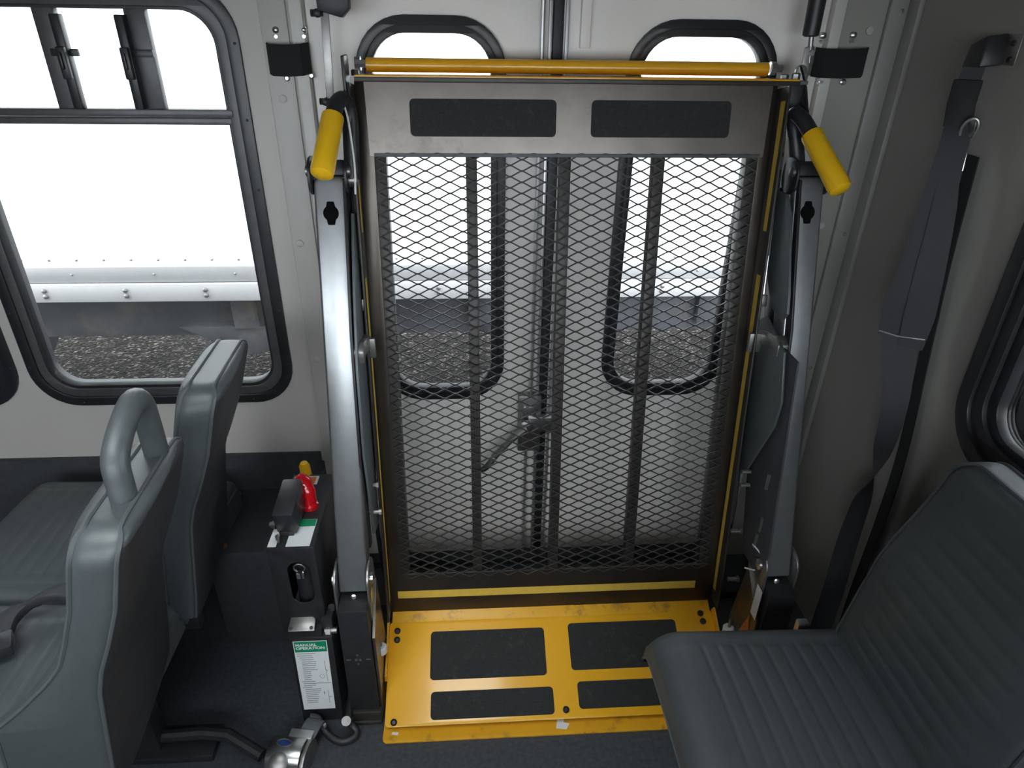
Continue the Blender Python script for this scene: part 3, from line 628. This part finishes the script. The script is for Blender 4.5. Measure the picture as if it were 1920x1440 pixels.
put('fitting_block', MB().box(-.372, -.345, 1.15, 1.19, .315, .36), 'black_plastic', lb, .002)
LY = 1.1345
lab = put('instruction_label', MB().add([V(-.4415, LY, .306), V(-.3605, LY, .306), V(-.3675, LY, .052), V(-.4475, LY, .052)], [(0, 3, 2, 1)]), 'label_white', lb)
put('label_header', MB().add([V(-.4395, LY - .0005, .304), V(-.3625, LY - .0005, .304), V(-.3632, LY - .0005, .268), V(-.4402, LY - .0005, .268)], [(0, 3, 2, 1)]), 'label_green', lb)
pr = MB()
random.seed(3)
def line(x, z, L, h=.0011): pr.box(x, x + L, LY - .0009, LY - .0004, z, z + h)
z = .262
for i, (ind, L) in enumerate([(0, .045), (0, .036), (.004, .034), (.008, .03), (.008, .036), (.008, .034), (.008, .033), (.008, .03), (.008, .036), (.008, .02), (.008, .018), (.008, .02), (.008, .016), (.008, .018), (.0, .034), (.004, .068), (.004, .03), (0, .024), (.006, .04), (.006, .038), (.006, .034), (.006, .03), (.004, .034), (.006, .03), (.006, .028), (.006, .026)]):
    line(-.437 - .004 * i / 26 + ind, z, L); z -= .0073
for a in range(24):
    t = a / 24 * 2 * pi; pr.box(-.386 + .006 * cos(t), -.3852 + .006 * cos(t), LY - .0009, LY - .0004, .178 + .007 * sin(t), .1788 + .007 * sin(t))
pr.box(-.3745, -.3737, LY - .0009, LY - .0004, .16, .235); pr.box(-.3735, -.369, LY - .0009, LY - .0004, .2, .201)
pr.box(-.379, -.3782, LY - .0009, LY - .0004, .075, .125); pr.box(-.3785, -.371, LY - .0009, LY - .0004, .1, .101)
pr.box(-.389, -.3872, LY - .0009, LY - .0004, .11, .12)
put('label_print', pr, 'label_ink', lb)
def text(body, size, loc, m, parent, bold=.0):
    cu = bpy.data.curves.new('lettering', 'FONT'); cu.body = body; cu.size = size; cu.offset = bold; cu.space_line = .9
    to = bpy.data.objects.new('lettering_tmp', cu); COL.objects.link(to); bpy.context.view_layer.update()
    me = bpy.data.meshes.new_from_object(to.evaluated_get(bpy.context.evaluated_depsgraph_get())); bpy.data.objects.remove(to)
    me.name = 'lettering'; me.materials.clear(); me.materials.append(M[m])
    o = bpy.data.objects.new('lettering', me); COL.objects.link(o); o.parent = parent
    o.location = Vector(loc) - Vector(ORG[parent.name]); o.rotation_euler = (pi / 2, 0, 0); return o
text('MANUAL\nOPERATION', .0125, (-.437, LY - .001, .289), 'label_white', lb, .0004)

# ------------------------------------------------------------------ seats
XFT = [(.40, -.012), (.46, 0), (.60, .022), (.67, .034), (.72, .05), (.78, .077), (.85, .105), (.98, .142), (1.05, .158)]
def backrest(parent, xb, y0, y1, flare=False, z0=.40, zt=1.01, rc=.06, yaw=.11, dip=.0, th0=.074, name='backrest'):
    rows = []; w = y1 - y0; yc = (y0 + y1) / 2
    zs = [z0 + (zt - .065 - z0) * k / 90 for k in range(90)] + [zt - .065 + .065 * sin(pi / 2 * k / 26) for k in range(27)]
    def HWf(z): return w / 2 - (0 if z < zt - rc else rc - sqrt(max(0, rc * rc - (z - zt + rc) ** 2)))
    def THf(z): return th0 - (0 if z < zt - .022 else 2 * (.022 - sqrt(max(0, .022 ** 2 - (z - zt + .022) ** 2))))
    pipe_n, pipe_f, pr_n, pr_f = [], [], [], []
    for z in zs:
        hw = HWf(z); th = THf(z); c = interp(XFT, z) + xb + th0 / 2
        xf, xr = c - th / 2, c + th / 2
        rr = min(.022, th * .42); sec = []
        out = rrect(xf, xr, -hw, hw, rr, 4)
        # resample with extra points along front and rear faces
        pts = []
        for i in range(len(out)):
            a, b = out[i], out[(i + 1) % len(out)]
            L = hypot(b[0] - a[0], b[1] - a[1]); k = 14 if i in (17, 35, 8, 26) and abs(b[1] - a[1]) > .05 else 1
            if abs(b[1] - a[1]) > .05: k = 14
            for q in range(k): pts.append((a[0] + (b[0] - a[0]) * q / k, a[1] + (b[1] - a[1]) * q / k))
        for x, y in pts:
            u = y / max(hw, .01)
            if x < c - th * .3:      # front: crown and ribs
                e = max(0, 1 - abs(u) ** 4); x -= .014 * e
                if abs(y) < hw - .055 and .47 < z < zt - .07:
                    x += .0022 * max(0, cos(2 * pi * z / .034)) ** 4
                if abs(abs(y) - (hw - .05)) < .006: x += .003
                if flare and y < -hw + .12: x -= .11 * max(0, min(1, (.74 - z) / .15)) ** 1.5 * min(1, max(0, (-hw + .12 - y) / .1))
            elif x > c + th * .3:    # rear panel slightly crowned
                x += .010 * max(0, 1 - abs(u) ** 3)
            sec.append((x - yaw * (yc + y - y0), yc + y, z - dip * (yc + y - y0) * ((z - z0) / (zt - z0)) ** 3))
        rows.append(sec)
        fl = .11 * max(0, min(1, (.74 - z) / .15)) ** 1.5 if flare else 0
        tp = max(th, th0 - .014); xf, xr = c - tp / 2, c + tp / 2
        e0 = (w / 2 - hw) + .006; e1 = w - e0
        q = ((z - z0) / (zt - z0)) ** 3 * dip; z_0, z_1 = z - q * e0, z - q * e1
        pipe_n.append(V(xf + .004 - fl - yaw * e0, y0 + e0, z_0)); pipe_f.append(V(xf + .004 - yaw * e1, y0 + e1, z_1))
        pr_n.append(V(xr - .005 - yaw * e0, y0 + e0, z_0)); pr_f.append(V(xr - .005 - yaw * e1, y0 + e1, z_1))
    m = len(rows[0]); rows2 = rows
    mb = MB().grid(rows2, True); N = len(mb.v)
    ct = sum((Vector(q) for q in rows[-1]), Vector()) / m; cb = sum((Vector(q) for q in rows[0]), Vector()) / m
    k = (len(rows) - 1) * m
    mb.v += [ct, cb]; mb.f += [(k + j, k + (j + 1) % m, N) for j in range(m)] + [((j + 1) % m, j, N + 1) for j in range(m)]
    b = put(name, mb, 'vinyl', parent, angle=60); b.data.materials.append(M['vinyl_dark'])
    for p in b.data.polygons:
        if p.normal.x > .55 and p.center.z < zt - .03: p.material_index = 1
    put('piping', MB().tube(pipe_n + pipe_f[::-1], .0042, 6), 'vinyl_pipe', b)
    put('piping', MB().tube(pr_n + pr_f[::-1], .0035, 6), 'vinyl_pipe', b)
    return b
def cushion(parent, xa, xb, y0, y1, zt=.47, th=.115, name='seat_cushion'):
    nx, ny = 110, 44; rows = []
    for i in range(nx + 1):
        x = xa + (xb - xa) * i / nx; row = []
        for j in range(ny + 1):
            y = y0 + (y1 - y0) * j / ny
            dxn = min(x - xa, .07); r1 = .07; a = r1 - sqrt(max(0, r1 * r1 - (r1 - dxn) ** 2))
            dx2 = min(xb - x, .03); r2 = .03; b = r2 - sqrt(max(0, r2 * r2 - (r2 - dx2) ** 2))
            dy = min(y - y0, y1 - y, .03); c = r2 - sqrt(max(0, r2 * r2 - (r2 - dy) ** 2))
            z = zt - a - b - c + .012 * (1 - ((y - (y0 + y1) / 2) / ((y1 - y0) / 2)) ** 2) - .014 * (x - xa) / (xb - xa)
            ed = min(y - y0, y1 - y)
            if ed > .06 and x - xa > .085: z -= .0022 * max(0, cos(2 * pi * (x - xa) / .034)) ** 4
            if abs(ed - .055) < .006: z -= .0028
            row.append((x, y, z))
        rows.append(row)
    mb = MB().grid(rows)
    # skirt
    per = [rows[i][0] for i in range(nx + 1)] + [rows[nx][j] for j in range(1, ny + 1)] + [rows[i][ny] for i in range(nx - 1, -1, -1)] + [rows[0][j] for j in range(ny - 1, 0, -1)]
    low = [(p[0] + (.02 if p[0] < xa + .001 else 0), p[1], zt - th) for p in per]
    mb.grid([per + [per[0]], low + [low[0]]]); mb.add(low, [tuple(range(len(low)))])
    b = put(name, mb, 'vinyl', parent, angle=60)
    put('piping', MB().tube([V(p[0] + (.002 if p[0] < xa + .001 else 0), p[1], min(p[2] - .002, zt - .032)) for p in per[::2]] , .0042, 6), 'vinyl_pipe', b)
    return b

# double seat on the left
SX = -.705
DS = thing('double_passenger_seat', 'grey vinyl double passenger seat facing away beneath the side window, with grab handle', 'seat', (-.9, 1.15, 0))
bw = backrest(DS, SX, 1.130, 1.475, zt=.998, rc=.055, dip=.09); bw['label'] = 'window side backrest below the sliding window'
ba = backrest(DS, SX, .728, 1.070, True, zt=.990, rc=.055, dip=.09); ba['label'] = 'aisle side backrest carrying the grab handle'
cushion(DS, SX - .55, SX + .02, 1.155, 1.605)
cushion(DS, SX - .55, SX + .02, .700, 1.145)
gh = put('grab_handle', MB().tube(spline([(-.530, .835, .94), (-.532, .840, 1.00), (-.534, .852, 1.042), (-.536, .90, 1.072), (-.538, .948, 1.084), (-.54, .972, 1.066), (-.541, .977, 1.02), (-.541, .977, .96)], 6), .0198, 16), 'vinyl', DS, label='thick padded loop handle')
fr = put('seat_frame', MB().box(SX - .52, SX - .04, .74, .775, .315, .355).box(SX - .52, SX - .04, 1.50, 1.535, .315, .355).box(SX - .48, SX - .44, .74, 1.535, .315, .355).box(SX - .08, SX - .04, .74, 1.535, .315, .355).box(SX - .04, SX + .04, .76, .79, .32, .46).box(SX - .04, SX + .04, 1.17, 1.20, .32, .46), 'black_metal', DS, .004)
put('pedestal', MB().box(SX - .30, SX - .08, 1.06, 1.11, .02, .33), 'black_metal', DS, .005)
put('floor_rail', MB().tube([(SX - .25, 1.085, .035), (SX + .02, 1.085, .05), (SX + .085, 1.075, .05), (SX + .175, 1.03, .03)], .016, 10), 'black_metal', DS)
put('floor_rail', MB().box(SX - .42, SX + .05, 1.04, 1.13, .0, .022), 'black_metal', DS, .004)
bk = put('belt_buckle', MB().ribbon(spline([(-.80, 1.145, .44), (-.89, 1.12, .512), (-.955, 1.09, .512), (-.985, 1.045, .505), (-.975, .995, .50)], 5), .05, [V(.35, .9, 0)] * 5 + [V(.5, .8, 0)] * 6 + [V(.9, .45, 0)] * 10, V(0, 0, 1), .022), 'belt', DS, .004, label='dark bent belt buckle sleeve on the cushion')
put('buckle_end', MB().obox((-.962, .978, .505), V(.024, .014, 0), V(-.012, .022, 0), V(0, 0, .013)), 'black_plastic', bk, .003)

# right seat
RSX = .79
RS = thing('passenger_seat', 'grey ribbed vinyl passenger seat in the right foreground under the rear window', 'seat', (.65, .76, 0))
backrest(RS, RSX, .555, .978, zt=.925, rc=.05, yaw=0)
cushion(RS, RSX - .415, RSX + .03, .545, .995)
put('seat_frame', MB().box(RSX - .36, RSX + .08, .62, .655, .31, .352).box(RSX - .36, RSX + .08, .88, .915, .31, .352).box(RSX - .34, RSX - .30, .62, .915, .31, .352).box(RSX + .02, RSX + .06, .62, .915, .31, .42), 'black_metal', RS, .004)
put('pedestal', MB().box(RSX - .24, RSX + .02, .74, .79, .0, .33).box(RSX - .30, RSX + .06, .70, .83, 0, .015), 'black_metal', RS, .004)
put('seat_anchor', MB().box(.72, .745, .998, 1.014, .40, .455), 'bright_steel', RS, .003)

# ------------------------------------------------------------------ seat belt on the rear wall
SB = thing('shoulder_seat_belt', 'black shoulder seat belt hanging from a guide on the rear wall', 'seat belt', (1.0, 1.4, .4))
put('anchor_plate', MB().box(XR - .004, XR, 1.315, 1.375, 1.565, 1.618), 'dull_steel', SB, .001)
for y, z in ((1.332, 1.603), (1.33, 1.575)): put('screw', MB().lathe((XR - .004, y, z), -X_, [(0, .006), (.003, .005)], 10), 'rubber', SB)
put('guide_cover', MB().add([V(XR - .002, 1.34, 1.565), V(XR - .002, 1.395, 1.562), V(XR - .002, 1.40, 1.60), V(XR - .002, 1.35, 1.622), V(XR - .045, 1.35, 1.560), V(XR - .045, 1.405, 1.555), V(XR - .045, 1.395, 1.60), V(XR - .04, 1.36, 1.616)],
    [(0, 1, 2, 3), (7, 6, 5, 4), (0, 4, 5, 1), (1, 5, 6, 2), (2, 6, 7, 3), (3, 7, 4, 0)]), 'black_plastic', SB, .006)
NXW = V(-1, 0, 0)
def W(y, z, off): return V(XR - off, y, z)
CD = V(.80, -.60, 0)      # across the webbing, which hangs turned towards the aisle
CN = V(-.60, -.80, 0)
def belt(pts, ws, tw=None):
    path = spline(pts, 6); n = len(path); k = len(ws) - 1
    wl = [interp([(i * 6, w) for i, w in enumerate(ws)], j) for j in range(n)]
    ds, ns = [], []
    for j in range(n):
        a = radians(interp([(i * 6, v) for i, v in enumerate(tw)], j)) if tw else 0
        ds.append(CD * cos(a) + CN * sin(a)); ns.append(CN * cos(a) - CD * sin(a))
    put('webbing', MB().ribbon(path, wl, ds, ns, .0035), 'belt', SB)
belt([(.992, 1.372, 1.560), (.985, 1.368, 1.50), (.972, 1.335, 1.44), (.962, 1.318, 1.344), (.958, 1.302, 1.20), (.955, 1.300, 1.10), (.955, 1.30, 1.015)], [.036, .044, .050, .056, .072, .090, .075])
belt([(.972, 1.325, 1.40), (.970, 1.300, 1.30), (.972, 1.285, 1.18), (.976, 1.278, 1.08), (.976, 1.275, 1.00)], [.03, .045, .055, .06, .05])
belt([(.960, 1.295, 1.025), (.962, 1.270, .95), (.965, 1.247, .868), (.965, 1.240, .772), (.965, 1.243, .692), (.962, 1.246, .593), (.955, 1.240, .473), (.945, 1.22, .337), (.93, 1.20, .22), (.925, 1.19, .012)], [.074, .064, .052, .045, .040, .044, .048, .050, .05, .05], [0, 0, 0, 15, 75, 150, 170, 180, 180, 180])
put('floor_anchor', MB().box(.90, .95, 1.175, 1.205, 0, .014), 'dull_steel', SB, .002)
put('webbing', MB().ribbon(spline([W(1.335, 1.40, .008), W(1.315, 1.2, .008), W(1.285, 1.0, .008), W(1.245, .735, .008), W(1.235, .53, .010), W(1.235, .30, .012), W(1.23, .05, .012)], 6), .034, V(0, 1, 0), V(-1, 0, 0), .003), 'strap_black', SB)  # flat black strip along the wall behind the belt
put('guide_sleeve', MB().ribbon([V(.988, 1.372, 1.538), V(.984, 1.366, 1.495), V(.976, 1.345, 1.452)], .050, V(.80, -.60, 0), V(-.6, -.8, 0), .014), 'black_plastic', SB, .003)
put('guide_ring', MB().tube([V(.985 + .010 * cos(a), 1.322 - .008 * cos(a) - .006 * sin(a), 1.452 + .021 * sin(a)) for a in [2 * pi * k / 20 for k in range(21)]], .003, 8, False), 'bright_steel', SB)
put('ring_plate', MB().prism([(1.310, 1.438), (1.322, 1.436), (1.334, 1.452), (1.328, 1.472), (1.314, 1.468)], (.987, 0, 0), Y_, Z_, X_, .002), 'dull_steel', SB)
put('guide_pin', MB().tube([V(.99, 1.318, 1.42), V(.99, 1.312, 1.375)], .003, 8), 'bright_steel', SB)
put('wire_guide', MB().tube([V(.925, 1.322, 1.022), V(.953, 1.294, 1.020), V(.995, 1.262, 1.025)], .003, 8), 'bright_steel', SB)

# ------------------------------------------------------------------ straps and door hardware
def strap(name, x0, x1, z0, z1, label, proud):
    s = thing(name, label, 'strap', ((x0 + x1) / 2, YW, z0), 'black straps over the door jamb strips')
    put('webbing', MB().ribbon([V(x0, YW - .014, (z0 + z1) / 2), V(x0 + .012, YW - proud, (z0 + z1) / 2 - .002), V((x0 + x1) / 2, YW - proud - .004, (z0 + z1) / 2 - .003), V(x1 - .014, YW - proud, (z0 + z1) / 2 - .001), V(x1, YW - .012, (z0 + z1) / 2 + .002)], z1 - z0, Z_, [V(-1, -1, 0), V(-.3, -1, 0), V(0, -1, 0), V(.3, -1, 0), V(1, -1, 0)], .004), 'strap_black', s, .001)
    return s
def snap(s, x, z):
    put('snap_screw', MB().lathe((x, YW - .0, z), -Y_, [(0, .007), (.010, .007), (.012, .004), (.013, .001)], 12), 'bright_steel', s)
    put('snap_screw', MB().lathe((x, YW - .0, z - .013 if z > 1.55 else z), -Y_, [(0, .004), (.014, .004)], 10), 'bright_steel', s)
s1 = strap('jamb_strap', -.442, -.350, 1.514, 1.578, 'black webbing strap over the left door jamb strip', .040)
for x, z in ((-.419, 1.603), (-.358, 1.604), (-.408, 1.506), (-.352, 1.512)): snap(s1, x, z)
s2 = strap('jamb_strap', .818, .945, 1.522, 1.584, 'black webbing strap over the right door jamb strip', .032)
for x, z in ((.832, 1.608), (.905, 1.61), (.85, 1.51), (.905, 1.51)): snap(s2, x, z)

DB = thing('door_stay_bar', 'flat steel stay bar rising from the left lift handle to a black bracket', 'bar', (-.295, 1.6, 1.46))
put('bar', MB().obox((-.295, 1.60, 1.55), V(.0085, 0, 0), V(0, .0025, 0), V(.004, 0, .090)), 'dull_steel', DB, .001)
put('bracket', MB().prism([(-.303, 1.64), (-.255, 1.628), (-.238, 1.645), (-.236, 1.70), (-.305, 1.70)], (0, 1.585, 0), X_, Z_, Y_, .03), 'black_metal', DB, .003)
for x, z in ((-.306, 1.636), (-.308, 1.466)):
    put('bolt', MB().lathe((x, 1.60, z), -Y_, [(-.01, .0085), (.012, .0085), (.014, .005)], 8).lathe((x - .008, 1.60, z), X_, [(-.006, .007), (.02, .007)], 8), 'black_metal', DB)
GS = thing('gas_spring', 'dark gas spring standing above the right lift handle', 'gas spring', (.757, 1.6, 1.4))
put('cylinder', MB().lathe((.758, 1.60, 1.606), V(-.01, 0, 1), [(0, .012), (.003, .0175), (.20, .0195)], 16), 'black_plastic', GS)
put('piston_rod', MB().tube([(.760, 1.60, 1.61), (.766, 1.60, 1.555)], .0055, 10), 'dull_steel', GS)
put('lever', MB().prism([(-.012, .06), (.006, .065), (.012, .05), (.005, -.03), (-.012, -.11), (-.02, -.108), (-.012, -.02)], (.762, 1.595, 1.525), X_, Z_, Y_, .006), 'dull_steel', GS, .001)
put('pivot_bolt', MB().lathe((.748, 1.595, 1.538), -Y_, [(0, .013), (.006, .013), (.008, .008)], 14).lathe((.765, 1.595, 1.575), -Y_, [(0, .006), (.005, .006)], 10), 'dull_steel', GS)
put('hinge_arm', MB().prism([(1.585, 1.535), (1.56, 1.50), (1.50, 1.42), (1.48, 1.40), (1.475, 1.43), (1.53, 1.51), (1.575, 1.55)], (.735, 0, 0), Y_, Z_, X_, .006), 'black_metal', LIFT, .001)
put('cover_flap', MB().prism([(.705, 1.515), (.742, 1.515), (.728, 1.44), (.712, 1.415), (.700, 1.42)], (0, 1.535, 0), X_, Z_, Y_, .012), 'black_plastic', LIFT, .002)

# ------------------------------------------------------------------ things on the floor
RT_ = thing('tie_down_retractor', 'silver tie-down retractor with blue oval badge lying on the floor', 'retractor', (-.46, 1.03, 0))
prof = []
for k in range(13):
    a = pi * (1 - k / 12) ; prof.append((.045 * cos(a), .012 + .062 * sin(a) ** .7))
ax1 = V(.94, -.16, 0).normalized(); ax2 = V(.16, .94, 0).normalized()
rb = put('housing', MB().prism([(-.045, 0)] + prof + [(.045, 0)], V(-.466, 1.025, 0) - ax1 * .042, ax2, Z_, ax1, .084), 'bright_steel', RT_, .004)
put('badge', MB().prism([(.017 * cos(2 * pi * k / 24), .0085 * sin(2 * pi * k / 24)) for k in range(24)], V(-.470, 1.030, .0745), ax1, (ax2 * .98 + Z_ * -.15).normalized(), Z_, .003), 'blue_badge', rb)
put('badge_rim', MB().tube([V(-.470, 1.030, .076) + ax1 * .018 * cos(2 * pi * k / 24) + ax2 * .0095 * sin(2 * pi * k / 24) for k in range(25)], .0018, 6, False), 'dull_steel', rb)
put('knob', MB().lathe(V(-.478, .992, .055), V(0, -.6, .8), [(0, .024), (.006, .024), (.010, .018), (.012, .006)], 20), 'dull_steel', rb)
put('end_cap', MB().obox(V(-.438, 1.062, .052), ax1 * .030, ax2 * .012, Z_ * .010), 'aluminium', rb, .003)
put('side_plate', MB().prism([(-.05, 0)] + [(.050 * cos(pi * (1 - k / 12)), .010 + .058 * sin(pi * (1 - k / 12)) ** .7) for k in range(13)] + [(.05, 0)], V(-.466, 1.025, 0) + ax1 * .044, ax2, Z_, ax1, .010), 'dull_steel', rb, .002)
put('webbing', MB().ribbon(spline([V(-.43, 1.06, .045), V(-.415, 1.085, .060), V(-.410, 1.105, .050), V(-.412, 1.118, .02)], 5), .045, V(.95, -.25, 0), [V(0, -.3, 1)] * 6 + [V(0, .3, 1)] * 4 + [V(0, 1, .3)] * 6, .004), 'link_grey', RT_)
HK = thing('hook_hose', 'black curved hook hose on the floor beside the silver retractor', 'hose', (-.36, 1.09, 0))
put('hose', MB().tube(spline([(-.430, 1.118, .045), (-.41, 1.115, .04), (-.392, 1.095, .022), (-.365, 1.075, .014), (-.338, 1.068, .013), (-.315, 1.078, .014), (-.312, 1.092, .018), (-.324, 1.102, .028), (-.336, 1.104, .045)], 6), .0095, 12), 'rubber', HK)
put('hose_clip', MB().lathe((-.336, 1.102, .043), V(.2, -.6, 1), [(0, .012), (.008, .012)], 14), 'dull_steel', HK)
put('hose_band', MB().obox((-.405, 1.105, .040), V(.018, -.012, 0), V(.002, .004, 0), V(0, 0, .006)), 'aluminium', HK, .001)
ws = put('wall_bolt', MB().lathe((-.688, 1.425, .352), Z_, [(0, .012), (.004, .012), (.006, .007)], 12), 'rust'); tag(ws, 'small rusty bolt on the black wheel housing behind the seat', 'bolt')
